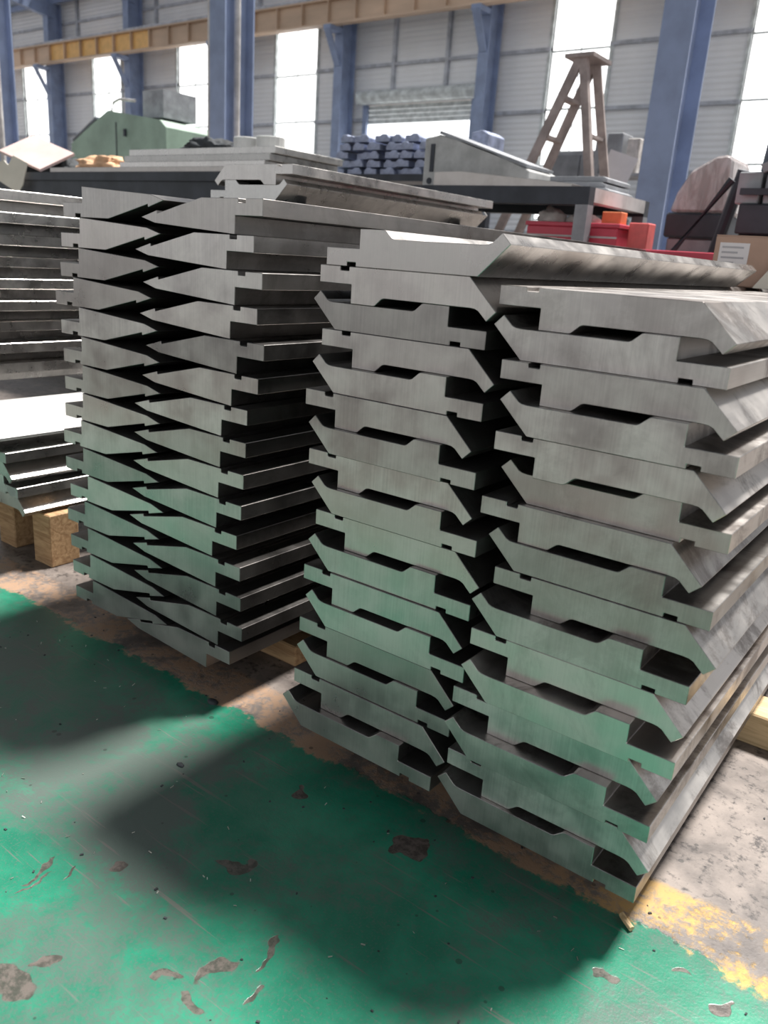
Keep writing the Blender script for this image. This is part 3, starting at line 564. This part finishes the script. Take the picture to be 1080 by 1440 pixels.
# dark machine at the right edge
e = tag(empty('press_machine', (-0.86, 4.5, 0)), 'dark grey machine at the right edge above the cardboard box', 'machine')
MB().box(-0.32, 0.5, 0, 0.6, 0, 1.42).build('base', 'steel_dark', e, 0.01); MB().box(-0.33, 0.5, -0.02, 0.6, 1.42, 1.56).build('drawer_block', 'steel_dark', e, 0.006)
MB().box(-0.36, -0.25, 0.0, 0.5, 1.56, 1.71).build('side_block', 'steel_grey', e, 0.006); MB().box(-0.23, 0.5, 0.0, 0.5, 1.56, 1.70).build('grey_block', 'steel_grey', e, 0.006)
MB().prism([(-0.28, 1.71), (0.5, 1.71), (0.5, 1.96), (-0.22, 1.96), (-0.27, 1.86)], 0.05, 0.5).build('hood', mat_plain('slate_hood', (0.09, 0.12, 0.16), 0.4), e, 0.012)
m_ = MB(); m_.bar((-0.25, -0.02, 1.72), (0.2, -0.02, 1.93), 0.03, 0.04); m_.build('brace', 'steel_grey', e)
MB().box(-0.33, 0.5, -0.05, -0.02, 1.60, 1.63).build('ledge', 'steel_dark', e)
# cardboard box and red trolley
e = tag(empty('cardboard_box', (-0.99, 3.42, 1.1735)), 'brown cardboard box with a white printed label at the right edge', 'box')
MB().box(0.02, 0.40, 0, 0.25, 0, 0.185).build('carton', 'card', e, 0.004); MB().box(0.02, 0.40, 0.003, 0.247, 0.185, 0.188).build('flap', 'card', e)
lb = MB().box(0.04, 0.15, -0.002, 0.0, 0.05, 0.16).build('label', 'label', e)
for k in range(5): MB().box(0.05, 0.05 + [0.08, 0.06, 0.085, 0.05, 0.07][k], -0.003, -0.002, 0.14 - 0.019 * k, 0.147 - 0.019 * k).build('print_line', 'print', lb)
o = MB().prism([(-0.09, 0), (0.09, 0), (0.09, 0.11), (0.0, 0.15)], 0, 0.004).build('paper_sheet', 'paper'); o.location = (-0.70, 3.36, 1.1735); o.rotation_euler = (-0.25, 0, 0); tag(o, 'cream paper leaning on the cardboard box', 'paper')
e = tag(empty('tool_trolley', (-1.30, 4.05, 0)), 'red tool trolley with pale top beside the cardboard box', 'trolley')
MB().box(-0.24, 0.20, 0, 0.35, 0.12, 1.275).build('body', 'red', e, 0.008); MB().box(-0.26, 0.22, -0.01, 0.37, 1.275, 1.31).build('tray', 'red', e, 0.004)
for k in range(4):
    dd = MB().box(-0.22, 0.18, -0.015, 0, 0.2 + 0.26 * k, 0.43 + 0.26 * k).build('drawer', 'red', e, 0.004); MB().box(-0.15, 0.11, -0.035, -0.015, 0.36 + 0.26 * k, 0.38 + 0.26 * k).build('handle', 'pipe', dd)
for xx in (-0.18, 0.14):
    for yy in (0.06, 0.29): MB().tube([(xx - 0.015, yy, 0.06), (xx + 0.015, yy, 0.06)], 0.06, 14).build('wheel', 'steel_dark', e)

# ------------------------------------------------------------------ debris on the floor
rr = random.Random(12); m_ = MB()
for k in range(90):
    x, y = rr.uniform(-2.4, -0.05), rr.uniform(0.45, 1.34); a = rr.uniform(0, 6.28); L_ = rr.uniform(0.003, 0.011); w_ = rr.uniform(0.0007, 0.0018)
    m_.bar((x, y, 0.001), (x + L_ * math.cos(a), y + L_ * math.sin(a), 0.001 + rr.uniform(0, 0.003)), w_, w_)
tag(m_.build('metal_shavings', 'chip'), 'tiny bright metal shavings scattered over the green floor', 'shavings', kind='stuff')
m_ = MB()
for k in range(120):
    x, y = rr.uniform(-2.5, 0.1), rr.uniform(0.6, 1.9); s = rr.uniform(0.001, 0.0035)
    m_.box(-s, s, -s * 0.6, s * 0.6, 0, s * 0.7, Matrix.Translation((x, y, 0)) @ Matrix.Rotation(rr.uniform(0, 3), 4, 'Z'))
tag(m_.build('grit', 'black'), 'small dark crumbs of dirt scattered over the floor', 'dirt', kind='stuff')
o = MB().tube([(0, 0, 0.006), (0.012, -0.012, 0.008), (0.028, -0.022, 0.006)], 0.006, 8).build('wood_splinter', 'wood_pale'); o.location = (-0.325, 1.335, 0); tag(o, 'small wood splinter on the floor below the right stack corner', 'splinter')
for k, (x, y, r) in enumerate(((-1.49, 1.32, 0.018), (-1.33, 1.08, 0.011))):
    o = lump('dirt_clod', 'black', (x, y, 0), (r, r * 0.6, r * 0.4), 0.4, 2, 60 + k, sub=2); tag(o, 'small black dirt clod on the floor before the left stack, %s' % ('larger one' if k == 0 else 'smaller one'), 'dirt', 'clods on the floor')
